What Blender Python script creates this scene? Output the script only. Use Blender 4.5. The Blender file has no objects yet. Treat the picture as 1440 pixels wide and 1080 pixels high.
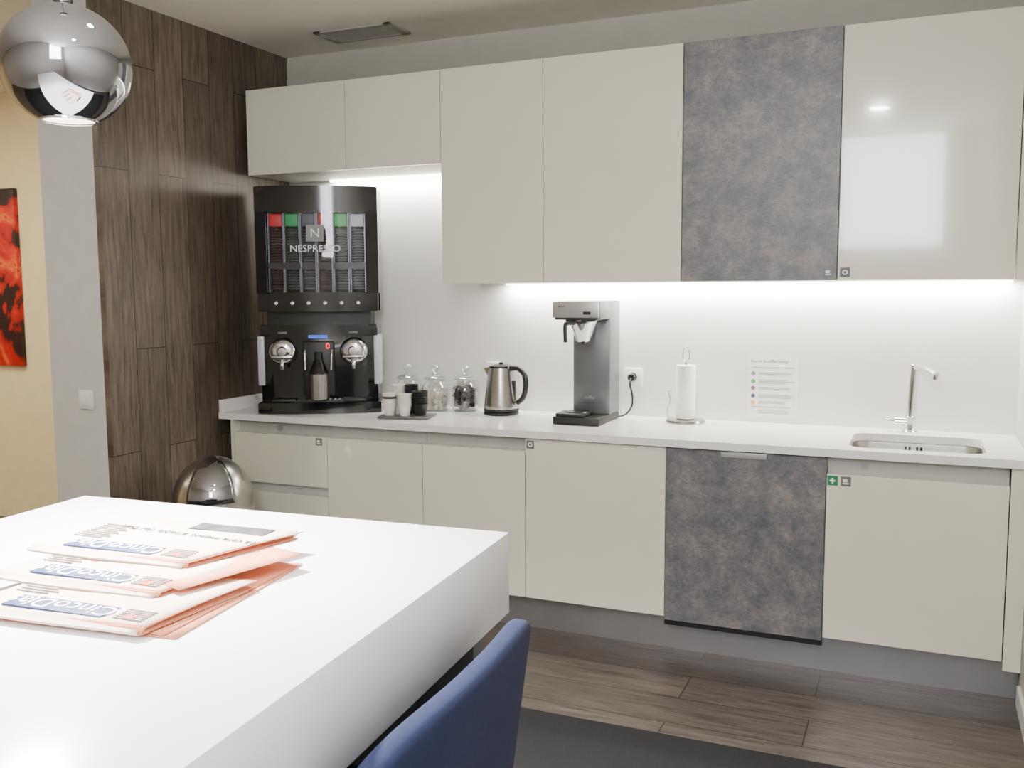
import bpy, bmesh, math, random
from mathutils import Vector, Matrix
random.seed(4)
cx,cy,cz=1.5020,-3.5877,1.4526
YAW,PITCH,ROLL,FPX=23.4940,5.8001,-0.2993,1325.6
ZB,ZS,ZU0,ZU1,YU=.1453,.8345,1.4742,2.4161,.2095
X1,X2,XL,XUL,YW,ZC,XW,ZSH=-.4897,-.9873,-1.5199,-1.5540,.6011,2.6548,-1.5942,2.0063
ZT=ZS+.03   # counter top
XR=1.86     # right wall
YR=-4.05    # rear wall
# ---------------- materials ----------------
def lin(c):
    return tuple(((v/255)/12.92 if v/255<=.04045 else ((v/255+.055)/1.055)**2.4) for v in c)+(1,)
MC={}
def M(name,col,rough=.5,metal=0,var=.04,scale=12,emit=None,es=0,coat=0,spec=.5,bump=0,bscale=200,sheen=0):
    if name in MC: return MC[name]
    m=bpy.data.materials.new(name); m.use_nodes=True; nt=m.node_tree; b=nt.nodes['Principled BSDF']
    c=lin(col)
    tc=nt.nodes.new('ShaderNodeTexCoord'); n=nt.nodes.new('ShaderNodeTexNoise'); n.inputs['Scale'].default_value=scale; n.inputs['Detail'].default_value=3
    nt.links.new(tc.outputs['Object'],n.inputs['Vector'])
    r=nt.nodes.new('ShaderNodeValToRGB'); r.color_ramp.elements[0].position=.3; r.color_ramp.elements[1].position=.7
    r.color_ramp.elements[0].color=tuple(v*(1-var) for v in c[:3])+(1,); r.color_ramp.elements[1].color=tuple(min(1,v*(1+var)) for v in c[:3])+(1,)
    nt.links.new(n.outputs['Fac'],r.inputs['Fac']); nt.links.new(r.outputs['Color'],b.inputs['Base Color'])
    b.inputs['Roughness'].default_value=rough; b.inputs['Metallic'].default_value=metal; b.inputs['Specular IOR Level'].default_value=spec
    b.inputs['Coat Weight'].default_value=coat; b.inputs['Coat Roughness'].default_value=.03
    if sheen: b.inputs['Sheen Weight'].default_value=sheen
    if emit: b.inputs['Emission Color'].default_value=lin(emit); b.inputs['Emission Strength'].default_value=es
    if bump:
        n2=nt.nodes.new('ShaderNodeTexNoise'); n2.inputs['Scale'].default_value=bscale; n2.inputs['Detail'].default_value=4
        nt.links.new(tc.outputs['Object'],n2.inputs['Vector'])
        bp=nt.nodes.new('ShaderNodeBump'); bp.inputs['Strength'].default_value=bump; bp.inputs['Distance'].default_value=.002
        nt.links.new(n2.outputs['Fac'],bp.inputs['Height']); nt.links.new(bp.outputs['Normal'],b.inputs['Normal'])
    MC[name]=m; return m
def wood(name,mode,c1,c2,bw,rh,rough=.35):
    m=bpy.data.materials.new(name); m.use_nodes=True; nt=m.node_tree; b=nt.nodes['Principled BSDF']; L=nt.links.new
    tc=nt.nodes.new('ShaderNodeTexCoord'); sp=nt.nodes.new('ShaderNodeSeparateXYZ'); cb=nt.nodes.new('ShaderNodeCombineXYZ')
    L(tc.outputs['Object'],sp.inputs[0])
    if mode=='floor': L(sp.outputs['X'],cb.inputs[0]); L(sp.outputs['Y'],cb.inputs[1])
    else: L(sp.outputs['Z'],cb.inputs[0]); L(sp.outputs['Y'],cb.inputs[1])
    br=nt.nodes.new('ShaderNodeTexBrick'); br.offset=.37; br.inputs['Scale'].default_value=1
    br.inputs['Brick Width'].default_value=bw; br.inputs['Row Height'].default_value=rh; br.inputs['Mortar Size'].default_value=.0022; br.inputs['Mortar Smooth'].default_value=.1
    br.inputs['Color1'].default_value=(0,0,0,1); br.inputs['Color2'].default_value=(1,1,1,1); br.inputs['Mortar'].default_value=(.5,.5,.5,1)
    L(cb.outputs[0],br.inputs['Vector'])
    mp=nt.nodes.new('ShaderNodeMapping'); mp.inputs['Scale'].default_value=(3.2,40,1); L(cb.outputs[0],mp.inputs[0])
    ad=nt.nodes.new('ShaderNodeVectorMath'); ad.operation='MULTIPLY_ADD'; L(br.outputs['Color'],ad.inputs[0]); ad.inputs[1].default_value=(9,7,5); L(mp.outputs[0],ad.inputs[2])
    n=nt.nodes.new('ShaderNodeTexNoise'); n.inputs['Scale'].default_value=1.6; n.inputs['Detail'].default_value=8; n.inputs['Roughness'].default_value=.7; n.inputs['Distortion'].default_value=.3
    L(ad.outputs[0],n.inputs['Vector'])
    r=nt.nodes.new('ShaderNodeValToRGB'); r.color_ramp.elements[0].position=.33; r.color_ramp.elements[1].position=.7
    r.color_ramp.elements[0].color=lin(c1); r.color_ramp.elements[1].color=lin(c2); L(n.outputs['Fac'],r.inputs['Fac'])
    hs=nt.nodes.new('ShaderNodeHueSaturation'); mr=nt.nodes.new('ShaderNodeMapRange'); mr.inputs['To Min'].default_value=.72; mr.inputs['To Max'].default_value=1.28
    L(br.outputs['Color'],mr.inputs['Value']); L(mr.outputs[0],hs.inputs['Value']); L(r.outputs['Color'],hs.inputs['Color'])
    mx=nt.nodes.new('ShaderNodeMix'); mx.data_type='RGBA'; L(br.outputs['Fac'],mx.inputs['Factor']); L(hs.outputs[0],mx.inputs['A']); mx.inputs['B'].default_value=lin((24,20,17))
    L(mx.outputs['Result'],b.inputs['Base Color'])
    b.inputs['Roughness'].default_value=rough
    bp=nt.nodes.new('ShaderNodeBump'); bp.inputs['Strength'].default_value=.3; bp.inputs['Distance'].default_value=.002; L(n.outputs['Fac'],bp.inputs['Height']); L(bp.outputs[0],b.inputs['Normal'])
    return m
def stone(name):
    m=bpy.data.materials.new(name); m.use_nodes=True; nt=m.node_tree; b=nt.nodes['Principled BSDF']; L=nt.links.new
    tc=nt.nodes.new('ShaderNodeTexCoord')
    n=nt.nodes.new('ShaderNodeTexNoise'); n.inputs['Scale'].default_value=8; n.inputs['Detail'].default_value=14; n.inputs['Roughness'].default_value=.85; n.inputs['Distortion'].default_value=.15
    L(tc.outputs['Object'],n.inputs['Vector'])
    r=nt.nodes.new('ShaderNodeValToRGB'); e=r.color_ramp.elements; e[0].position=.36; e[0].color=lin((84,87,96)); e[1].position=.64; e[1].color=lin((152,146,141))
    x=e.new(.5); x.color=lin((115,114,117)); L(n.outputs['Fac'],r.inputs['Fac'])
    mp=nt.nodes.new('ShaderNodeMapping'); mp.inputs['Scale'].default_value=(40,40,110); L(tc.outputs['Object'],mp.inputs[0])
    n2=nt.nodes.new('ShaderNodeTexNoise'); n2.inputs['Scale'].default_value=1.5; n2.inputs['Detail'].default_value=6; n2.inputs['Roughness'].default_value=.8; L(mp.outputs[0],n2.inputs['Vector'])
    r2=nt.nodes.new('ShaderNodeValToRGB'); r2.color_ramp.elements[0].position=.35; r2.color_ramp.elements[0].color=(.5,.51,.56,1); r2.color_ramp.elements[1].position=.6; r2.color_ramp.elements[1].color=(1,.98,.95,1); L(n2.outputs['Fac'],r2.inputs['Fac'])
    mx=nt.nodes.new('ShaderNodeMix'); mx.data_type='RGBA'; mx.blend_type='MULTIPLY'; mx.inputs['Factor'].default_value=.75; L(r.outputs[0],mx.inputs['A']); L(r2.outputs[0],mx.inputs['B'])
    L(mx.outputs['Result'],b.inputs['Base Color']); b.inputs['Roughness'].default_value=.42
    return m
def glass(name,tint=(1,1,1),refl=.12,rough=.02,k=.5):
    m=bpy.data.materials.new(name); m.use_nodes=True; nt=m.node_tree; nt.nodes.remove(nt.nodes['Principled BSDF']); L=nt.links.new
    t=nt.nodes.new('ShaderNodeBsdfTransparent'); t.inputs[0].default_value=tint+(1,)
    g=nt.nodes.new('ShaderNodeBsdfGlossy'); g.inputs['Roughness'].default_value=rough; g.inputs[0].default_value=(1,1,1,1)
    lw=nt.nodes.new('ShaderNodeLayerWeight'); lw.inputs['Blend'].default_value=.35
    ma=nt.nodes.new('ShaderNodeMath'); ma.operation='MULTIPLY_ADD'; L(lw.outputs['Facing'],ma.inputs[0]); ma.inputs[1].default_value=k; ma.inputs[2].default_value=refl*.4
    mx=nt.nodes.new('ShaderNodeMixShader'); L(ma.outputs[0],mx.inputs[0]); L(t.outputs[0],mx.inputs[1]); L(g.outputs[0],mx.inputs[2])
    L(mx.outputs[0],nt.nodes['Material Output'].inputs[0]); return m
white=M('white_gloss_lacquer',(230,226,208),.1,coat=.4,var=.01)
carc=M('white_melamine',(190,189,183),.4,var=.02)
quartz=M('white_quartz',(238,236,233),.16,var=.02,scale=300)
splash=M('white_backsplash',(224,222,219),.22,var=.01)
wallp=M('painted_wall_grey',(188,184,174),.85,var=.03,bump=.1)
wallw=M('painted_wall_white',(200,198,194),.85,var=.03,bump=.1)
ceilm=M('ceiling_paint',(240,235,222),.9,var=.02)
yel=M('yellow_wall_paint',(242,224,180),.9,var=.03)
steel=M('brushed_steel',(180,178,172),.25,1,var=.08,scale=60)
plinth=M('brushed_aluminium',(158,158,160),.33,.75,var=.06,scale=5)
chrome=M('chrome',(225,225,228),.04,1,var=.01)
chromed=M('chrome_dark_reflect',(160,160,166),.03,1,var=.01)  # chrome darkened in colour to stand in for dark reflections on the pendant
black=M('black_gloss_plastic',(12,12,14),.12,var=.2,coat=.4)
blackm=M('black_matte_plastic',(20,20,22),.45,var=.2)
dark=M('gap_shade',(30,30,30),.8)  # near-black colour painted in for the shade inside openings
greyp=M('grey_painted_metal',(120,122,125),.35,.5,var=.05)
greyl=M('light_grey_plastic',(170,170,168),.4,.3)
stonem=stone('grey_stone_laminate')
woodw=wood('dark_oak_cladding','wall',(58,49,42),(114,101,87),1.2,.172,.45)
woodf=wood('dark_oak_floor','floor',(52,45,41),(106,96,88),1.2,.2,.36)
tablem=M('white_table_lacquer',(248,248,252),.22,var=.01)
whitep=M('white_plastic',(232,232,228),.35,var=.01)
blue=M('blue_fabric',(20,31,68),.9,var=.12,scale=90,bump=.35,bscale=600)
rugm=M('charcoal_carpet',(28,28,31),1,var=.5,scale=250,bump=.8,bscale=400)
gl=glass('clear_glass',(.9,.92,.92),.35); glt=glass('tinted_glass',(.85,.85,.88),.06,k=.12)
# ---------------- geometry helpers ----------------
COL=bpy.context.scene.collection
def group(name,loc=(0,0,0),rot=0):
    e=bpy.data.objects.new(name,None); COL.objects.link(e); e.location=loc; e.rotation_euler=(0,0,math.radians(rot)); e.empty_display_size=.1
    return e
def fin(bm,name,mat,par,smooth=True,ang=35,recalc=True):
    if recalc: bmesh.ops.recalc_face_normals(bm,faces=bm.faces)
    me=bpy.data.meshes.new(name); bm.to_mesh(me); bm.free()
    for m in (mat if isinstance(mat,(list,tuple)) else [mat]): me.materials.append(m)
    o=bpy.data.objects.new(name,me); COL.objects.link(o)
    if par: o.parent=par
    if smooth:
        me.shade_smooth()
        try: me.set_sharp_from_angle(angle=math.radians(ang))
        except Exception: pass
    return o
def addbox(bm,x0,x1,y0,y1,z0,z1,bev=0,seg=2,mi=0):
    r=bmesh.ops.create_cube(bm,size=1); vs=r['verts']
    for v in vs: v.co=Vector(((x0+x1)/2+v.co.x*(x1-x0),(y0+y1)/2+v.co.y*(y1-y0),(z0+z1)/2+v.co.z*(z1-z0)))
    if bev:
        es=set(e for v in vs for e in v.link_edges)
        bmesh.ops.bevel(bm,geom=list(es),offset=bev,segments=seg,profile=.5,affect='EDGES')
def box(par,name,x0,x1,y0,y1,z0,z1,mat,bev=0,seg=2):
    bm=bmesh.new(); addbox(bm,x0,x1,y0,y1,z0,z1,bev,seg); return fin(bm,name,mat,par)
def addlathe(bm,prof,c=(0,0,0),seg=32,mat4=None,mi=0):
    rings=[]
    for r,z in prof:
        if r<1e-6: rings.append([bm.verts.new((0,0,z))])
        else: rings.append([bm.verts.new((r*math.cos(2*math.pi*i/seg),r*math.sin(2*math.pi*i/seg),z)) for i in range(seg)])
    for a,b in zip(rings[:-1],rings[1:]):
        for i in range(seg):
            j=(i+1)%seg
            if len(a)==1 and len(b)==1: continue
            if len(a)==1: f=bm.faces.new((a[0],b[i],b[j]))
            elif len(b)==1: f=bm.faces.new((a[i],a[j],b[0]))
            else: f=bm.faces.new((a[i],a[j],b[j],b[i]))
    for R in rings:
        for v in R:
            if mat4: v.co=mat4@v.co
            v.co+=Vector(c)
def lathe(par,name,prof,mat,c=(0,0,0),seg=32,mat4=None,ang=35):
    bm=bmesh.new(); addlathe(bm,prof,c,seg,mat4); return fin(bm,name,mat,par,ang=ang)
AX={'z':Matrix.Identity(3),'y':Matrix.Rotation(math.radians(90),3,'X'),'x':Matrix.Rotation(math.radians(90),3,'Y')}
def cyl(par,name,c,r,h,mat,axis='z',r2=None,seg=32,bev=0):
    r2=r if r2 is None else r2
    b=bev
    pr=[(0,0),(r-b,0),(r,b),(r2,h-b),(r2-b,h),(0,h)] if b else [(0,0),(r,0),(r2,h),(0,h)]
    return lathe(par,name,pr,mat,c,seg,AX[axis])
def catmull(pts,n=8):
    P=[Vector(q) for q in pts]; P=[2*P[0]-P[1]]+P+[2*P[-1]-P[-2]]; o=[]
    for i in range(1,len(P)-2):
        for k in range(n):
            t=k/n; a,b,c,d=P[i-1],P[i],P[i+1],P[i+2]
            o.append(.5*((2*b)+(c-a)*t+(2*a-5*b+4*c-d)*t*t+(-a+3*b-3*c+d)*t**3))
    o.append(P[-2]); return o
def tube(par,name,pts,r,mat,smooth=True,seg=12,r2=None):
    P=catmull(pts) if smooth else [Vector(q) for q in pts]
    bm=bmesh.new(); rings=[]; up=None
    for i,q in enumerate(P):
        t=(P[min(i+1,len(P)-1)]-P[max(i-1,0)]).normalized()
        if up is None:
            up=Vector((0,0,1)) if abs(t.z)<.9 else Vector((1,0,0))
        up=(up-t*up.dot(t)).normalized(); s=t.cross(up)
        rr=r if r2 is None else r+(r2-r)*i/(len(P)-1)
        rings.append([bm.verts.new(q+rr*(math.cos(2*math.pi*k/seg)*up+math.sin(2*math.pi*k/seg)*s)) for k in range(seg)])
    for a,b in zip(rings[:-1],rings[1:]):
        for k in range(seg): bm.faces.new((a[k],a[(k+1)%seg],b[(k+1)%seg],b[k]))
    bm.faces.new(rings[0]); bm.faces.new(rings[-1])
    return fin(bm,name,mat,par,ang=50)
def prism(par,name,poly,d0,d1,mat,plane='xy',bev=0):
    bm=bmesh.new()
    def mk(u,v,w):
        return {'xy':(u,v,w),'xz':(u,w,v),'yz':(w,u,v)}[plane]
    a=[bm.verts.new(mk(u,v,d0)) for u,v in poly]; b=[bm.verts.new(mk(u,v,d1)) for u,v in poly]
    fa=bm.faces.new(a); fb=bm.faces.new(b); n=len(poly)
    for i in range(n): bm.faces.new((a[i],a[(i+1)%n],b[(i+1)%n],b[i]))
    if bev:
        es=list(set(fa.edges)|set(fb.edges)); bmesh.ops.bevel(bm,geom=es,offset=bev,segments=2,profile=.5,affect='EDGES')
    return fin(bm,name,mat,par)
def text(par,name,s,size,loc,rot,mat,align='CENTER',ext=.0003):
    cu=bpy.data.curves.new(name,'FONT'); cu.body=s; cu.size=size; cu.align_x=align; cu.align_y='CENTER'; cu.extrude=ext
    cu.materials.append(mat); o=bpy.data.objects.new(name,cu); COL.objects.link(o); o.parent=par; o.location=loc; o.rotation_euler=[math.radians(a) for a in rot]; return o
def rrect(x0,x1,y0,y1,r,n=6):
    o=[]
    for (cx_,cy_,a0) in ((x1-r,y1-r,0),(x0+r,y1-r,90),(x0+r,y0+r,180),(x1-r,y0+r,270)):
        for k in range(n+1):
            a=math.radians(a0+90*k/n); o.append((cx_+r*math.cos(a),cy_+r*math.sin(a)))
    return o
# ---------------- room shell ----------------
XF=-6.0; YF=.601
box(None,'floor',XF-.1,XR+.1,YR-.1,YF+.12,-.1,0,woodf)
box(None,'ceiling',XF-.1,XR+.1,YR-.1,YF+.12,ZC,ZC+.1,ceilm)
box(None,'wall_north',XW-.33,XR+.1,YW,YW+.12,0,ZC,wallp)
g=group('wall_west'); 
box(g,'cladding',XW-.03,XW,-.67,YW,0,ZC,woodw)
box(g,'core',XW-.335,XW-.03,-.67,YW,0,ZC,wallw)
box(None,'wall_east',XR,XR+.1,YR-.1,YW+.12,0,ZC,wallw)
box(None,'wall_corridor',XF-.1,XW-.335,YF,YF+.12,0,ZC,yel)
box(None,'wall_far_west',XF-.1,XF,YR-.1,YF,0,ZC,yel)
WX0,WX1,WZ0,WZ1=.85,1.64,1.74,2.645
g=group('wall_south')
box(g,'left',XF,WX0,YR-.1,YR,0,ZC,wallw); box(g,'right',WX1,XR,YR-.1,YR,0,ZC,wallw)
box(g,'below',WX0,WX1,YR-.1,YR,0,WZ0,wallw); box(g,'above',WX0,WX1,YR-.1,YR,WZ1,ZC,wallw)
g=group('window_1')
for nm,a in (('frame_left',(WX0,WX0+.02,WZ0,WZ1)),('frame_right',(WX1-.02,WX1,WZ0,WZ1)),('frame_bottom',(WX0+.02,WX1-.02,WZ0,WZ0+.02)),('frame_top',(WX0+.02,WX1-.02,WZ1-.02,WZ1))):
    box(g,nm,a[0],a[1],YR-.06,YR-.01,a[2],a[3],whitep)
box(None,'baseboard_east',XR-.012,XR,YR,-.001,0,.07,whitep)
box(None,'trim_backsplash',XW,XR,YW-.008,YW,ZT,ZU0+.6,splash)
box(None,'area_rug',-2.2,1.55,-3.95,-.70,0,.008,rugm)
# ceiling vent
g=group('ceiling_vent')
ventm=M('vent_grey',(165,162,154),.6)
vx0,vx1,vy0,vy1=-1.17,-.755,.235,.43
box(g,'frame_front',vx0,vx1,vy0,vy0+.018,ZC-.01,ZC,ventm,.002); box(g,'frame_rear',vx0,vx1,vy1-.018,vy1,ZC-.01,ZC,ventm,.002)
box(g,'frame_left',vx0,vx0+.04,vy0,vy1,ZC-.01,ZC,ventm,.002); box(g,'frame_right',vx1-.04,vx1,vy0,vy1,ZC-.01,ZC,ventm,.002)
box(g,'duct_shade',vx0+.02,vx1-.02,vy0+.02,vy1-.02,ZC-.002,ZC-.0005,dark)  # dark sheet stands in for the shade behind the slats
for k in range(8):
    y=vy0+.03+k*.019; box(g,'slat',vx0+.04,vx1-.04,y,y+.005,ZC-.008,ZC-.003,ventm)
g=group('light_switch',(-1.727,-.67,.993)); 
box(g,'plate',-.04,.04,-.008,0,-.04,.04,whitep,.003); box(g,'rocker',-.028,.028,-.012,-.007,-.028,.028,whitep,.002)
# ---------------- base cabinets ----------------
G=.0018; FT=.019
def door(par,name,x0,x1,z0,z1,mat=None,y=0,t=FT):
    return box(par,name,x0+G,x1-G,y,y+t,z0+G,z1-G,mat or white,.0012,1)
def carcass(par,x0,x1,z0,z1,y0=.022,y1=YW-.02): return box(par,'carcass',x0+.001,x1-.001,y0,y1,z0,z1,carc)
ZG=.775
def sticker(par,x,z,y,col,s=.034):
    return box(par,'label_sticker',x-s/2,x+s/2,y-.0012,y-.0002,z-s/2,z+s/2,M('sticker_%d_%d_%d'%col,col,.4))
def icon(par,x,z,y,kind,s=.02):
    wm=M('sticker_white',(235,235,235),.4)
    if kind=='cross':
        box(par,'sticker_icon_a',x-s/2,x+s/2,y-.002,y-.001,z-s/7,z+s/7,wm); box(par,'sticker_icon_b',x-s/7,x+s/7,y-.0021,y-.001,z-s/2,z+s/2,wm)
    elif kind=='ring': lathe(par,'sticker_icon',[(s*.28,0),(s*.5,0),(s*.5,.0008),(s*.28,.0008),(s*.28,0)],wm,(x,y-.0012,z),20,AX['y'])
    else:
        box(par,'sticker_icon_a',x-s/2,x+s/2,y-.002,y-.001,z-s/2,z-s/4,wm); box(par,'sticker_icon_b',x-s/2,x+s/4,y-.002,y-.001,z-s/8,z+s/2.4,wm)
TOP=ZS-.001
g=group('drawer_cabinet'); carcass(g,XL,X2,ZB-.002,ZG-.0,); carcass(g,XL,X2,ZG,TOP,.045)
door(g,'drawer_front_1',XL,X2,.535,ZG); door(g,'drawer_front_2',XL,X2,ZB+.19,.495); door(g,'drawer_front_3',XL,X2,ZB,ZB+.17)
box(g,'side_panel',XL-.018,XL,.0,YW-.02,.0,TOP,white)
box(g,'grip_channel',XL,X2,.020,.0218,.498,.532,carc)
sticker(g,-1.03,.752,0,(110,110,106)); icon(g,-1.03,.752,0,'x')
box(g,'rail_clip',-1.29,-1.266,.036,.0445,ZG+.012,ZG+.035,greyl)
for xa,xb in ((X2,X1),(X1,0)):
    g=group('base_cabinet'); carcass(g,xa,xb,ZB-.002,ZG); carcass(g,xa,xb,ZG,TOP,.045); door(g,'door_panel',xa,xb,ZB,ZG)
g=group('base_cabinet'); carcass(g,0,.6,ZB-.002,TOP); door(g,'door_panel',0,.6,ZB,ZS-.004)
sticker(g,.024,ZS-.03,0,(104,104,100)); icon(g,.024,ZS-.03,0,'ring')
g=group('integrated_dishwasher'); carcass(g,.6,1.2,ZB-.002,TOP); door(g,'front_panel',.6,1.2,ZB-.012,ZS-.004,stonem,-.004,.024)
box(g,'door_seal',.6,1.2,.0,.02,ZB-.03,ZB-.013,blackm)
box(g,'handle_tab',.815,.985,-.008,-.004,ZS-.028,ZS-.006,greyl,.001)
g=group('sink_cabinet'); carcass(g,1.2,1.8,ZB-.002,.62); box(g,'rail',1.201,1.799,.04,.05,.62,TOP,carc)
box(g,'left_side',1.201,1.216,.05,YW-.02,.62,TOP,carc); box(g,'right_side',1.784,1.799,.05,YW-.02,.62,TOP,carc)
door(g,'door_panel',1.2,1.8,ZB,ZG-.005)
sticker(g,1.222,.745,0,(40,130,84),.036); icon(g,1.222,.745,0,'cross'); sticker(g,1.268,.745,0,(112,112,108),.036); icon(g,1.268,.745,0,'x')
box(g,'rail_clip',1.318,1.342,.036,.0395,ZG+.012,ZG+.035,greyl)
g=group('filler_panel'); box(g,'front',1.802,XR-.002,.0,.02,ZB-.03,TOP,white)
box(None,'trim_plinth',XL,XR-.002,.055,.07,0.0,ZB-.004,plinth)
# ---------------- worktop & sink ----------------
g=group('kitchen_countertop')
SX0,SX1,SY0,SY1=1.268,1.728,.055,.43
def slab(par,name,x0,x1,y0,y1,z0,z1,hole,mat):
    bm=bmesh.new(); es=[]
    for poly in ([(x0,y0),(x1,y0),(x1,y1),(x0,y1)],hole):
        vs=[bm.verts.new((a,b,z1)) for a,b in poly]
        for i in range(len(vs)): es.append(bm.edges.new((vs[i],vs[(i+1)%len(vs)])))
    bmesh.ops.triangle_fill(bm,use_beauty=True,edges=es)
    ex=bmesh.ops.extrude_face_region(bm,geom=[f for f in bm.faces])
    for v in [q for q in ex['geom'] if isinstance(q,bmesh.types.BMVert)]: v.co.z=z0
    return fin(bm,name,mat,par,smooth=False)
slab(g,'worktop',XW+.003,XR-.002,-.02,YW-.009,ZS,ZT,rrect(SX0,SX1,SY0,SY1,.06),quartz)
g=group('countertop_upstand'); box(g,'strip',XW+.002,XW+.02,-.015,YW-.01,ZT,ZT+.06,quartz,.001)
g=group('kitchen_sink')
bm=bmesh.new(); rings=[]
for (o,z,r) in ((-.012,ZS-.002,.07),(.001,ZS-.002,.06),(.003,ZS-.02,.06),(.012,ZT-.17,.055),(.03,ZT-.19,.05),(.15,ZT-.195,.03)):
    rings.append([bm.verts.new((a,b,z)) for a,b in rrect(SX0+o,SX1-o,SY0+o,SY1-o,r)])
for a,b in zip(rings[:-1],rings[1:]):
    for i in range(len(a)): bm.faces.new((a[i],a[(i+1)%len(a)],b[(i+1)%len(a)],b[i]))
bm.faces.new(rings[-1]); fin(bm,'bowl',steel,g,ang=60)
lathe(g,'drain',[(0,.004),(.03,.004),(.04,.002),(.04,0)],chrome,((SX0+SX1)/2,(SY0+SY1)/2,ZT-.195))
for k in (-.03,-.015,.012,.027): box(g,'overflow_slot',1.49+k-.004,1.49+k+.004,SY1-.008,SY1-.003,ZT-.075,ZT-.045,dark)  # dark blocks put in for the shade inside the slots
g=group('kitchen_faucet',(1.472,.52,ZT))
lathe(g,'base_flange',[(0,0),(.03,0),(.03,.004),(.026,.008),(0,.008)],chrome)
cyl(g,'body',(0,0,.006),.021,.06,chrome,bev=.002)
tube(g,'riser',[(0,0,.05),(.004,0,.15),(.010,0,.268)],.0165,chrome)
cyl(g,'riser_cap',(.010,0,.262),.0175,.014,chrome,bev=.003)
tube(g,'spout',[(.008,.004,.266),(.05,-.06,.262),(.088,-.13,.245)],.0135,chrome,smooth=True)
cyl(g,'aerator',(.086,-.125,.228),.012,.016,chrome)
cyl(g,'lever_hub',(-.06,0,.042),.018,.06,chrome,'x',bev=.002)
tube(g,'lever',[(-.055,0,.042),(-.10,-.01,.048)],.006,chrome,False)
# ---------------- wall cabinets ----------------
def wcab(x0,x1,z0,z1,mat=None,name='wall_cabinet'):
    g=group(name); box(g,'carcass',x0+.001,x1-.001,YU+.021,YW-.009 if z0<ZU0+.61 else YW-.001,z0+.002,z1-.002,carc); door(g,'door_panel',x0,x1,z0,z1,mat,YU); return g
wcab(XUL,X2,ZSH,ZU1); wcab(X2,X1,ZSH,ZU1); wcab(X1,0,ZU0,ZU1); wcab(0,.6,ZU0,ZU1)
g=wcab(.6,1.2,ZU0,ZU1,stonem); sticker(g,1.168,ZU0+.032,YU,(96,100,112),.036); icon(g,1.168,ZU0+.032,YU,'x')
g=wcab(1.2,1.8,ZU0,ZU1); sticker(g,1.228,ZU0+.032,YU,(70,72,76),.036); icon(g,1.228,ZU0+.032,YU,'ring')
g=group('filler_panel'); box(g,'front',1.802,XR-.002,YU,YU+.02,ZU0,ZU1,white)
led=M('led_diffuser',(255,250,235),.5,emit=(255,248,228),es=18)
def ledstrip(x0,x1,z,power):
    g=group('under_cabinet_light'); box(g,'diffuser',x0,x1,YW-.06,YW-.035,z-.008,z-.001,led)
    l=bpy.data.lights.new('led','AREA'); l.shape='RECTANGLE'; l.size=x1-x0; l.size_y=.02; l.energy=power; l.color=(1,.96,.88)
    o=bpy.data.objects.new('led',l); COL.objects.link(o); o.parent=g; o.location=((x0+x1)/2,YW-.047,z-.010); o.rotation_euler=(math.radians(12),0,0)
ledstrip(X1+.17,1.82,ZU0,34); ledstrip(XUL+.25,X1-.02,ZSH,13)
def socket(x,z):
    g=group('wall_socket',(x,YW-.008,z)); box(g,'plate',-.041,.041,-.009,0,-.041,.041,whitep,.003)
    lathe(g,'recess',[(0,.001),(.019,.001),(.02,.004),(.022,.004),(.022,0)],M('socket_grey',(190,190,188),.4),(0,-.009,0),24,AX['y']); return g
socket(.295,1.045); socket(-.413,1.055)
# ---------------- capsule coffee machine ----------------
g=group('capsule_coffee_machine',(-1.105,.12,ZT),28); g.scale=(1,1,.957)
W=.285
def bow(w,d0,d1,b,n=14,r=.03):
    pts=[(-w+2*w*k/n, d0-b*(1-((-1+2*k/n)**2))) for k in range(n+1)]
    return pts+[(w,d1),(-w,d1)]
prism(g,'plinth_foot',bow(W+.005,.02,.36,.03),0,.055,black,bev=.006)
prism(g,'lower_body',bow(W-.01,.05,.36,.03),.055,.43,black,bev=.008)
prism(g,'control_shelf',bow(W-.012,.035,.2,.035),.385,.44,black,bev=.006)
side=M('side_panel_white',(190,192,196),.25)
for s in(-1,1): box(g,'side_panel_silver',s*(W-.012)-.016,s*(W-.012)+.016,.038,.2,.14,.385,side,.005)
prism(g,'neck',bow(W-.04,.08,.34,.02),.43,.51,blackm)
box(g,'drip_tray',-.12,.12,-.01,.10,.055,.068,blackm,.004)
for k in range(9): box(g,'drip_grille_bar',-.10+k*.024,-.092+k*.024,-.0,.09,.068,.071,steel)
box(g,'nozzle_recess',-.075,.075,.004,.03,.09,.36,blackm,.01)
cyl(g,'milk_jug',(0,.0,.072),.046,.13,steel,bev=.004); cyl(g,'jug_neck',(0,.0,.20),.046,.07,black,r2=.022,bev=.003); cyl(g,'jug_cap',(0,0,.268),.02,.04,black,bev=.002)
tube(g,'steam_tube',[(.06,.02,.33),(.062,-.01,.3),(.06,-.02,.22)],.006,steel)
tube(g,'steam_tube',[(-.06,.02,.33),(-.062,-.01,.3),(-.06,-.02,.22)],.006,steel)
for s in(-1,1):
    c=(s*.165,.018,.31)
    lathe(g,'brew_head_ring',[(.0,.035),(.037,.035),(.052,.028),(.064,.012),(.066,0)],chrome,c,36,AX['y'])
    lathe(g,'brew_head_cap',[(0,.045),(.02,.044),(.026,.036)],steel,c,28,AX['y'])
    box(g,'brew_head_lever',c[0]-.05,c[0]+.05,-.035,-.02,.275,.292,steel,.005)
    tube(g,'coffee_outlet',[(c[0],-.015,.28),(c[0],-.03,.25),(c[0],-.03,.225)],.013,chrome,r2=.008)
    box(g,'cup_stand',c[0]-.055,c[0]+.055,-.012,.06,.06,.075,blackm,.004)
    text(g,'brand_label','COFFEE',.012,(c[0],.008,.402),(90,0,0),greyl)
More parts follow.
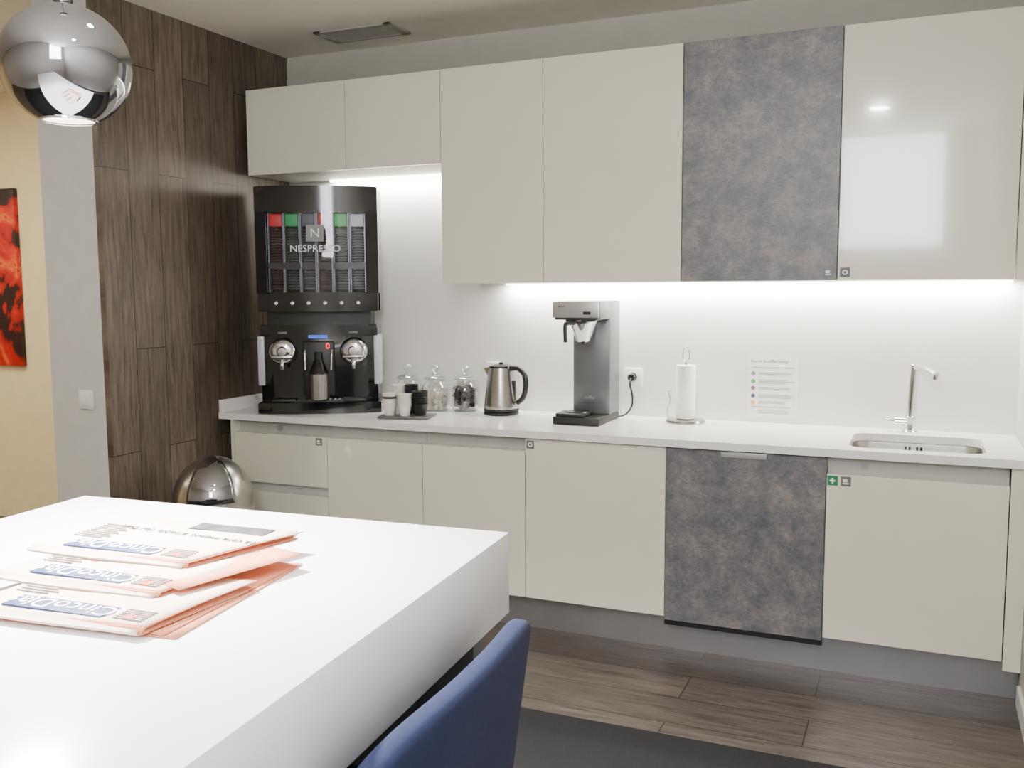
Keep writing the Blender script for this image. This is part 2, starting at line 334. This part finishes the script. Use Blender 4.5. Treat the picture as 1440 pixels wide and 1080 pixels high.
box(g,'display',-.045,.045,-.004,.004,.375,.39,M('lcd_blue',(20,40,120),.3,emit=(60,100,255),es=1.2))
text(g,'digit','0',.04,(.045,-.006,.335),(90,0,0),M('led_red',(200,20,20),.4,emit=(255,30,30),es=4))
UB,UT=.505,1.115
prism(g,'dispenser_back',[(-W,.16),(W,.16),(W,.36),(-W,.36)],UB,UT,black,bev=.004)
prism(g,'dispenser_top',bow(W,.04,.17,.045),.985,UT,black,bev=.006)
prism(g,'dispenser_bottom',bow(W-.005,.045,.17,.045),UB,.60,black,bev=.006)
for s in(-1,1):
    prism(g,'dispenser_side',[(s*W,.045),(s*W,.17),(s*(W-.055),.17),(s*(W-.055),.015),(s*(W-.03),.03)],.595,.99,black)
cols=[((210,24,34),(104,62,70)),((40,160,80),(92,118,106)),((80,84,96),(110,116,130)),((190,70,50),(122,88,82)),((60,190,90),(94,118,104)),((225,225,222),(170,172,174))]
for k,(ct,cb) in enumerate(cols):
    x=-.19+k*.076; y=.085-.045*(1-(x/W)**2)
    bm=bmesh.new()
    for z0,z1 in ((.612,.705),(.75,.91)):
        z=z0
        while z<z1:
            addlathe(bm,[(0,0),(.02,0),(.029,.005),(.029,.008),(.02,.0105),(0,.0105)],(x,y+.02,z),14); z+=.0135
    fin(bm,'capsule_column',M('capsule_%d'%k,cb,.35,.2),g)
    box(g,'column_label',x-.029,x+.029,y-.012,y-.009,.922,.982,M('capsule_label_glow_%d'%k,ct,.4,emit=ct,es=.35),.001)  # label glow in the material stands in for lighting inside the dispenser
    for s in(-1,1): box(g,'rail',x+s*.034-.0025,x+s*.034+.0025,y-.012,y+.05,.60,.985,M('rail_grey',(120,122,126),.3,.8))
    yk=.045-.045*(1-(x/(W))**2)
    cyl(g,'release_knob',(x,yk+.004,.548),.009,.02,chrome,'y',bev=.002)
box(g,'mid_shelf',-.225,.225,.03,.16,.715,.745,black)
pts=[(-(W-.055)+2*(W-.055)*k/12,.04-.045*(1-((-(W-.055)+2*(W-.055)*k/12)/W)**2)) for k in range(13)]
prism(g,'glass_front',pts+[(a,b+.003) for a,b in reversed(pts)],.598,.988,glt)
box(g,'badge',-.04,.04,-.014,-.009,.845,.925,M('badge_grey',(120,120,118),.4))
text(g,'badge_letter','N',.06,(0,-.016,.885),(90,0,0),M('letter_white',(235,235,235),.4))
text(g,'brand_word','NESPRESSO',.046,(0,-.016,.81),(90,0,0),M('letter_grey',(215,215,215),.4,emit=(215,215,215),es=.15))
# ---------------- jars ----------------
rimm=M('glass_rim',(150,162,162),.08,coat=.5)
def jar(x,y,kind):
    g=group('glass_jar',(x,y,ZT)); g.scale=(.98,.98,.93)
    lathe(g,'body',[(0,.002),(.055,.002),(.066,.012),(.068,.03),(.068,.11),(.062,.135),(.046,.15),(.046,.162),(.052,.166)],gl,ang=60)
    lathe(g,'lid',[(.052,.167),(.054,.172),(.04,.184),(.016,.192),(.01,.198),(.012,.205),(.021,.214),(.023,.224),(.018,.236),(0,.242)],gl,ang=60)
    lathe(g,'lid_rim',[(.048,.163),(.055,.165),(.056,.17),(.05,.173),(.046,.17),(.048,.163)],rimm,ang=60)
    lathe(g,'foot_ring',[(.05,.0),(.058,.0),(.060,.004),(.054,.006),(.05,.0)],rimm,ang=60)
    bm=bmesh.new()
    for i in range(260 if kind=='k' else 90):
        a=random.uniform(0,6.28); r=math.sqrt(random.random())*.050; z=random.uniform(.014,.12 if kind=='k' else (.06 if kind=='w' else .085))
        m=Matrix.Rotation(random.uniform(0,3.1),3,'Z')@Matrix.Rotation(random.uniform(-1,1),3,'X')
        b2=bmesh.new()
        if kind=='k': addlathe(b2,[(0,0),(.012,0),(.018,.009),(.014,.016),(0,.016)],(0,0,0),8)
        else: addbox(b2,-.008,.008,-.003,.003,-.018,.018)
        for v in b2.verts: v.co=m@v.co*.8+Vector((r*math.cos(a),r*math.sin(a),max(z,.02)))
        me=bpy.data.meshes.new('t'); b2.to_mesh(me); bm.from_mesh(me); bpy.data.meshes.remove(me); b2.free()
    fin(bm,'contents',M('jar_'+kind,{'k':(20,18,20),'w':(225,222,212),'b':(206,198,184)}[kind],.4),g)
jar(-.80,.43,'w'); jar(-.655,.44,'b'); jar(-.51,.475,'k')
# ---------------- cup tray ----------------
g=group('cup_tray',(-.655,.165,ZT),12)
box(g,'tray',-.12,.12,-.075,.075,0,.012,M('tray_grey',(92,92,92),.4),.004)
def cupstack(x,y,n,mat,h=.055,r0=.022,r1=.032,z=.012):
    bm=bmesh.new()
    for i in range(n):
        q=z+i*.0115; addlathe(bm,[(0,q+.003),(r0,q),(r1-.001,q+h-.002),(r1+.001,q+h),(r1-.002,q+h),(r0-.002,q+.005),(0,q+.005)],(x,y,0),24)
    fin(bm,'cup_stack',mat,g)
cw=M('paper_cup_white',(222,220,212),.5); cb_=M('paper_cup_black',(24,24,26),.4)
cupstack(-.05,.03,8,cw); cupstack(-.075,-.03,5,cw); cupstack(.0,-.035,5,cw); cupstack(.065,-.01,6,cb_,r0=.025,r1=.037); cupstack(.01,.04,8,cb_)
cupstack(-.075,-.03,1,cb_,z=.012+5*.0115,h=.03,r0=.028,r1=.033)
tube(g,'stirrer',[(.062,-.01,.06),(.05,-.02,.15)],.002,cb_,False,8)
tube(g,'stirrer',[(.066,-.01,.06),(.075,-.0,.148)],.002,cb_,False,8)
# ---------------- kettle ----------------
g=group('electric_kettle',(-.30,.43,ZT),-8); g.scale=(1,1,.94)
lathe(g,'power_base',[(0,0),(.082,0),(.084,.006),(.08,.014),(0,.014)],blackm)
lathe(g,'body',[(0,.016),(.08,.016),(.082,.022),(.08,.05),(.073,.12),(.063,.20),(.058,.235),(.0,.235)],steel,ang=50)
lathe(g,'lower_band',[(.0815,.016),(.0835,.018),(.083,.03),(.0812,.032)],blackm)
lathe(g,'lid',[(.059,.233),(.056,.242),(.03,.25),(0,.252)],black,ang=50)
cyl(g,'lid_knob',(0,0,.25),.010,.010,blackm,bev=.002)
prism(g,'spout',[(-.055,.235),(-.085,.228),(-.062,.185)],-.018,.018,steel,'xz')
tube(g,'handle',[(.052,0,.228),(.09,0,.232),(.125,0,.205),(.135,0,.15),(.12,0,.09),(.088,0,.06)],.0125,blackm)
box(g,'handle_top',.03,.10,-.013,.013,.222,.243,blackm,.005)
box(g,'water_gauge',.066,.078,-.008,.008,.07,.17,blackm,.003)
# ---------------- filter coffee brewer ----------------
g=group('filter_coffee_maker',(.045,.2,ZT)); g.scale=(.94,.95,.97)
w=.225
box(g,'base',0,w,0,.31,0,.035,blackm,.006)
box(g,'base_front_step',.01,w-.075,.01,.14,.035,.05,blackm,.005)
lathe(g,'hot_plate',[(0,.004),(.055,.004),(.058,0)],M('hot_plate',(60,60,62),.3,.8),(.09,.085,.05))
box(g,'column',.045,w-.002,.16,.31,.035,.50,greyp,.003)
box(g,'column_front_panel',.055,w-.012,.156,.161,.08,.43,M('panel_steel',(112,114,118),.35,.5),.001)
sp=M('side_grey_plastic',(96,97,100),.4)
box(g,'column_side_panel',w-.003,w,.16,.31,.035,.548,sp,.001); box(g,'head_side_panel',w-.003,w,.01,.16,.47,.548,sp,.001)
box(g,'head',0,w-.003,0,.31,.475,.548,M('head_silver',(186,186,184),.32,.6),.004)
box(g,'head_underside',.01,w-.01,.01,.3,.466,.476,blackm)
box(g,'switch',w-.075,w-.04,-.003,.002,.49,.503,blackm,.001)
text(g,'head_label','BREW',.012,(.045,-.001,.525),(90,0,0),blackm)
text(g,'column_label','coffee',.02,(.13,.154,.11),(90,0,0),M('label_grey',(170,170,172),.5))
lathe(g,'filter_basket',[(0,0),(.028,0),(.034,.006),(.062,.082),(.066,.088),(.066,.096),(0,.096)],chrome,(.125,.075,.368))
lathe(g,'drip_cone',[(0,-.012),(.008,-.012),(.012,0)],blackm,(.125,.075,.37))
tube(g,'basket_handle',[(.10,.02,.452),(.085,-.03,.452),(.08,-.045,.44),(.082,-.045,.37)],.009,blackm)
box(g,'basket_rim',.06,.19,.01,.14,.458,.468,blackm,.004)
g=group('power_cord',(.295,YW-.017,1.045))
cyl(g,'plug',(0,0,0),.018,.035,blackm,'y',bev=.004)
tube(g,'cable',[(0,-.035,-.002),(.0,-.05,-.03),(.008,-.04,-.08),(.006,-.04,-.13),(-.015,-.06,-.165),(-.04,-.08,ZT+.006-1.045),(-.055,-.11,ZT+.006-1.045)],.0042,blackm,seg=8)
# ---------------- paper towel holder ----------------
g=group('paper_towel_holder',(.565,.475,ZT))
lathe(g,'base',[(0,0),(.085,0),(.087,.004),(.083,.012),(.02,.016),(0,.016)],steel)
tube(g,'rod',[(0,0,.01),(0,0,.265)],.004,chrome,False)
tube(g,'top_loop',[(0,0,.262),(.014,0,.28),(.013,0,.315),(-.0,0,.33),(-.013,0,.315),(-.014,0,.28),(0,0,.262)],.003,chrome,seg=8)
tube(g,'tension_arm',[(-.075,0,.008),(-.082,0,.05),(-.068,0,.09),(-.075,0,.13),(-.062,.0,.138)],.003,chrome,seg=8)
lathe(g,'paper_roll',[(.012,.018),(.041,.018),(.042,.022),(.042,.246),(.041,.25),(.012,.25),(.012,.018)],M('tissue_paper',(240,240,238),.95,bump=.3,bscale=150),ang=60)
# ---------------- notice ----------------
g=group('wall_notice',(.918,YW-.0085,1.02))
box(g,'sheet',-.107,.107,-.0012,-.0002,-.134,.134,M('paper_white',(226,226,226),.3))
inkb=M('ink_black',(30,30,30),.6)
text(g,'title','Uso de la coffee lounge',.017,(-.095,-.0016,.112),(90,0,0),inkb,'LEFT',0)
bm=bmesh.new()
for rz,n in ((.085,1),(.062,2),(.03,3),(-.002,2),(-.034,3),(-.064,2),(-.088,1)):
    for k in range(n):
        addbox(bm,-.06 if rz<.08 and rz>-.08 else -.09,random.uniform(.05,.095),-.0018,-.0012,rz-k*.0065-.001,rz-k*.0065+.001)
for z in(-.105,-.114): addbox(bm,-.06,.07,-.0018,-.0012,z-.001,z+.001)
fin(bm,'text_lines',M('ink_grey',(120,120,120),.6),g)
for z,c in ((.058,(120,125,130)),(.024,(70,150,90)),(-.006,(110,100,90)),(-.04,(60,80,110)),(-.07,(230,150,60))):
    cyl(g,'bullet',(-.083,-.0012,z),.009,.0008,M('bullet_%d'%c[0],c,.5),'y',seg=16)
# ---------------- table ----------------
TZ=1.02; TB=.873
g=group('high_table',(.840,-2.082,0),3.9)
box(g,'top_slab',-.955,0,-1.9,0,TB,TZ,tablem,.0015)
tg=M('table_base_grey',(80,82,86),.4)
box(g,'end_panel',-.90,-.03,-.10,-.05,0.009,TB,tg,.002); box(g,'end_panel_near',-.90,-.06,-1.84,-1.79,0.009,TB,tg,.002); box(g,'rail',-.5,-.44,-1.79,-.10,TB-.12,TB,tg)
# ---------------- newspapers ----------------
cream=M('newsprint_white',(222,200,184),.9,var=.05,scale=60); salmon=M('newsprint_salmon',(204,132,102),.9,var=.05,scale=40)
inkn=M('ink_navy',(26,46,90),.7); mastw=M('masthead_white',(235,232,230),.8)
G2=group('newspaper_stack',(0.004,-.008,TZ))
def upath(d,t,off,n=6):
    pts=[(d,off),(t,off)]
    for k in range(n+1):
        a=-math.pi/2-math.pi*k/n; pts.append((t+t*math.cos(a), off+t+t*math.sin(a)))
    pts.append((d*.5,off+2*t+.001)); pts.append((d,off+2*t))
    return pts
def paper(x,y,z,rot,nm,w=.29,d=.2,sk0=.0):
    g=bpy.data.objects.new(nm,None); COL.objects.link(g); g.parent=G2; g.location=(x,y,z); g.rotation_euler=(0,0,math.radians(rot))
    H=.0055
    for i,t in enumerate((.001,.0022,.0034,.0046)):
        prof=upath(d+random.uniform(-.008,.006),t,H-t)
        sk=random.uniform(-.005,.005)
        bm=bmesh.new(); n=12; rows=[]
        for k in range(n+1):
            u=k/n; rows.append([bm.verts.new((u*w+sk+yy*(sk0+(i-1.5)*.02), yy+.003*math.sin(u*5+i)-(.004*i if zz<H else 0), zz+(.0008*math.sin(u*7+i)+.0008 if zz>H else 0))) for yy,zz in prof])
        for a,b in zip(rows[:-1],rows[1:]):
            for j in range(len(a)-1): bm.faces.new((a[j],a[j+1],b[j+1],b[j]))
        o=fin(bm,'sheet',cream if i==3 else salmon,g,ang=80)
        s=o.modifiers.new('s','SOLIDIFY'); s.thickness=.0005; s.offset=0
    zt=H+.0046+.0042
    box(g,'masthead',.05,w-.075,.007,.045,zt-.0035,zt-.0008,inkn,.0006)
    text(g,'masthead_text','CincoDías',.043,(w/2-.012,.027,zt-.0005),(0,0,180),mastw)
    bm=bmesh.new()
    for k in range(9): addbox(bm,.02,.075+.01*(k%2),.06+k*.009,.0625+k*.009,zt-.0026,zt-.0006)
    for k in range(6): addbox(bm,w-.06,w-.015,.012+k*.006,.014+k*.006,zt-.0026,zt-.0006)
    fin(bm,'column_text',M('ink_grey2',(150,140,134),.7),g)
    box(g,'photo_strip',w-.045,w-.03,.012,.026,zt-.0022,zt-.0004,M('ink_red',(190,60,50),.7))
    return g
def flat(x,y,z,rot,w,d,mat,nm):
    bm=bmesh.new(); bmesh.ops.create_grid(bm,x_segments=10,y_segments=8,size=.5)
    for v in bm.verts: v.co=Vector(((v.co.x+.5)*w,(v.co.y+.5)*d,.0006*math.sin(v.co.x*9+rot)+.001))
    o=fin(bm,nm,mat,G2); o.location=(x,y,z); o.rotation_euler=(0,0,math.radians(rot)); s=o.modifiers.new('s','SOLIDIFY'); s.thickness=.0006; return o
flat(.38,-2.748,.001,8,.285,.33,salmon,'loose_sheet'); flat(.355,-2.735,.003,5,.29,.32,salmon,'loose_sheet')
paper(.335,-2.742,.005,4,'folded_paper',sk0=.1)
paper(.272,-2.645,.0145,3,'folded_paper',sk0=.15)
flat(.305,-2.545,.0245,-14,.285,.215,salmon,'loose_sheet')
c=paper(.228,-2.548,.025,3,'folded_paper',w=.295,sk0=.32)
zc_=.0055+.0046+.004
text(c,'headline','La cara menos amable del Ibex',.0225,(.195,.118,zc_-.0002),(0,0,176),inkb)
bm=bmesh.new(); addbox(bm,.17,.315,.155,.192,zc_-.003,zc_-.0008); fin(bm,'front_photo',M('photo_grey',(56,50,56),.6,var=.6,scale=40),c)
# ---------------- bar chair ----------------
g=group('bar_chair',(.748,-2.512,0),3)
bm=bmesh.new(); nu,nv=18,12; rows=[]
for j in range(nv+1):
    v=j/nv; row=[]
    for i in range(nu+1):
        u=-1+2*i/nu
        wy=.215+.05*v; H=.352-.03*abs(u)**5
        x=.215+.03*v-.03*abs(u)**2.5
        if v<.25: x-=.06*(1-v/.25)**2
        row.append(bm.verts.new((x,u*wy,.60+v*H)))
    rows.append(row)
for a_,b_ in zip(rows[:-1],rows[1:]):
    for i in range(nu): bm.faces.new((a_[i],a_[i+1],b_[i+1],b_[i]))
o=fin(bm,'backrest',blue,g,ang=80); s=o.modifiers.new('s','SOLIDIFY'); s.thickness=.035; s.offset=-1
sb=o.modifiers.new('b','BEVEL'); sb.width=.012; sb.segments=3; sb=o.modifiers.new('ss','SUBSURF'); sb.levels=2; sb.render_levels=2
o=box(g,'seat_cushion',-.21,.18,-.20,.20,.60,.675,blue,.03,4)
box(g,'seat_frame',-.18,.16,-.17,.17,.585,.602,blackm)
lg=M('stool_leg_metal',(60,60,64),.3,.9)
for sx in(-1,1):
    for sy in(-1,1): tube(g,'leg',[(sx*.15,sy*.15,.59),(sx*.20,sy*.20,.009)],.013,lg,False,r2=.010)
fr=[(.185,.185,.22),(-.185,.185,.22),(-.185,-.185,.22),(.185,-.185,.22),(.185,.185,.22)]
for i in range(4): tube(g,'footrest',[fr[i],fr[i+1]],.009,chrome,False)
# ---------------- bin ----------------
g=group('waste_bin',(-1.29,-.42,0),-5)
R=.168
lathe(g,'body',[(0,.0),(R-.01,0),(R,.01),(R,.53),(0,.53)],steel,seg=48)
lathe(g,'base_ring',[(R,.0),(R+.006,.002),(R+.006,.03),(R,.034)],blackm,seg=48)
prof=[(R+.004,.515),(R+.006,.53)]+[((R+.004)*math.cos(a),.535+.205*math.sin(a)) for a in [math.pi/2*k/12 for k in range(12)]]+[(0,.74)]
lathe(g,'dome_lid',prof,steel,seg=48,ang=60)
bm=bmesh.new(); rows=[]
for j in range(11):
    el=.12+j*.125; row=[]
    for i in range(13):
        az=-math.pi/2+.75+(-.62+1.24*i/12)
        rr=R+.009; row.append(bm.verts.new((rr*math.cos(el)*math.cos(az),rr*math.cos(el)*math.sin(az),.535+.21*math.sin(el))))
    rows.append(row)
for a_,b_ in zip(rows[:-1],rows[1:]):
    for i in range(12): bm.faces.new((a_[i],a_[i+1],b_[i+1],b_[i]))
o=fin(bm,'push_flap',chromed,g,ang=80); s=o.modifiers.new('s','SOLIDIFY'); s.thickness=.006
# ---------------- pendant ----------------
PZ=1.832
g=group('pendant_lamp',(.154,-2.378,PZ)); R=.1055
prof=[(R*math.cos(a),R*.96*math.sin(a)) for a in [math.radians(-64+148*k/32) for k in range(33)]]+[(.009,R*.96)]
lathe(g,'globe_shade',prof,chromed,seg=64,ang=80)
lathe(g,'shade_inner',[(max(q[0]-.004,.004),q[1]+(.001 if q[1]<0 else -.003)) for q in prof[:-1]]+[(.006,R*.95)],M('white_enamel',(235,235,230),.5),seg=48,ang=80)
lathe(g,'rim',[(prof[0][0]-.004,prof[0][1]-.002),(prof[0][0]+.001,prof[0][1]-.002),(prof[0][0]+.001,prof[0][1]+.002)],chrome,seg=64)
cyl(g,'cap',(0,0,R*.95),.016,.012,chromed,bev=.003); 
tube(g,'cable_loop',[(0,0,R+.006),(0,0,R+.03)],.004,chromed,False)
tube(g,'cable',[(0,0,R+.02),(0,0,ZC-PZ)],.0022,M('cable_grey',(60,60,60),.4),False,8)
lathe(g,'ceiling_canopy',[(0,0),(.05,0),(.055,-.01),(.05,-.025),(0,-.03)],chrome,(0,0,ZC-PZ))
lathe(g,'bulb',[(0,-.03),(.02,-.02),(.025,0),(.02,.03),(.012,.05)],M('bulb',(255,250,240),.4,emit=(255,246,232),es=30),(0,0,-.02))
l=bpy.data.lights.new('pendant_light','SPOT'); l.energy=470; l.spot_size=math.radians(128); l.spot_blend=.8; l.shadow_soft_size=.04; l.color=(1,.985,.97)
o=bpy.data.objects.new('pendant_light',l); COL.objects.link(o); o.parent=g; o.location=(0,0,-R*.96)
# ---------------- painting ----------------
g=group('abstract_painting',(-4.10,YF-.001,1.532))
m=bpy.data.materials.new('abstract_paint'); m.use_nodes=True; nt=m.node_tree; b_=nt.nodes['Principled BSDF']
tc=nt.nodes.new('ShaderNodeTexCoord'); n=nt.nodes.new('ShaderNodeTexNoise'); n.inputs['Scale'].default_value=3.4; n.inputs['Detail'].default_value=6; n.inputs['Distortion'].default_value=.9
mpp=nt.nodes.new('ShaderNodeMapping'); mpp.inputs['Location'].default_value=(2.3,.4,1.25); nt.links.new(tc.outputs['Object'],mpp.inputs[0])
nt.links.new(mpp.outputs[0],n.inputs['Vector']); r_=nt.nodes.new('ShaderNodeValToRGB'); r_.color_ramp.interpolation='LINEAR'; e=r_.color_ramp.elements
e[0].position=.3; e[0].color=lin((40,20,22)); e[1].position=.45; e[1].color=lin((50,22,24))
for ps,c_ in ((.475,(176,24,20)),(.53,(206,34,26)),(.57,(222,70,34)),(.60,(230,120,50)),(.62,(200,30,26)),(.68,(236,170,80))): q=e.new(ps); q.color=lin(c_)
nt.links.new(n.outputs['Fac'],r_.inputs['Fac']); nt.links.new(r_.outputs[0],b_.inputs['Base Color']); b_.inputs['Roughness'].default_value=.5
box(g,'canvas',-.47,.47,-.03,0,-.547,.547,m,.003)
# ---------------- ceiling downlights and added fill lamps ----------------
de=M('downlight_lens',(255,250,240),.4,emit=(255,240,215),es=18)
def down(x,y,pw,col=(1,.94,.85),size=.12):
    g=group('downlight_or_fill',(x,y,ZC))
    lathe(g,'trim_ring',[(.05,-.002),(.065,-.002),(.066,-.006),(.05,-.008),(.05,-.002)],whitep)
    lathe(g,'lens',[(0,-.004),(.05,-.004),(.05,-.001),(0,-.001)],de)
    l=bpy.data.lights.new('lamp','AREA'); l.shape='DISK'; l.size=size; l.energy=pw; l.color=col
    o=bpy.data.objects.new('lamp',l); COL.objects.link(o); o.parent=g; o.location=(0,0,-.02)
down(1.19,-2.88,22); down(.535,-2.1,20,(1,.96,.9)); down(-2.8,-2.2,28,(1,.9,.75)); down(-3.9,-.9,28,(1,.88,.68)); down(-2.9,-.5,16,(1,.88,.68)); down(-4.8,-2.6,16,(1,.88,.7))  # first lamp real; the others are unseen lamps added to brighten table and corridor
# window daylight
l=bpy.data.lights.new('window_daylight','AREA'); l.shape='RECTANGLE'; l.size=WX1-WX0-.04; l.size_y=WZ1-WZ0-.04; l.energy=62; l.color=(.95,.97,1)
o=bpy.data.objects.new('window_daylight',l); COL.objects.link(o); o.location=((WX0+WX1)/2,YR-.04,(WZ0+WZ1)/2); o.rotation_euler=(math.radians(90),0,0)
w=bpy.data.worlds.new('world'); bpy.context.scene.world=w; w.use_nodes=True; w.node_tree.nodes['Background'].inputs[0].default_value=(.8,.88,1,1); w.node_tree.nodes['Background'].inputs[1].default_value=1.5
# ---------------- camera ----------------
cam=bpy.data.cameras.new('camera'); co=bpy.data.objects.new('camera',cam); COL.objects.link(co); bpy.context.scene.camera=co
cam.sensor_fit='HORIZONTAL'; cam.sensor_width=36; cam.lens=36*FPX/1440; cam.clip_start=.02
Rm=Matrix.Rotation(math.radians(YAW),4,'Z')@Matrix.Rotation(math.radians(90-PITCH),4,'X')@Matrix.Rotation(math.radians(ROLL),4,'Z')
co.matrix_world=Matrix.Translation((cx,cy,cz))@Rm
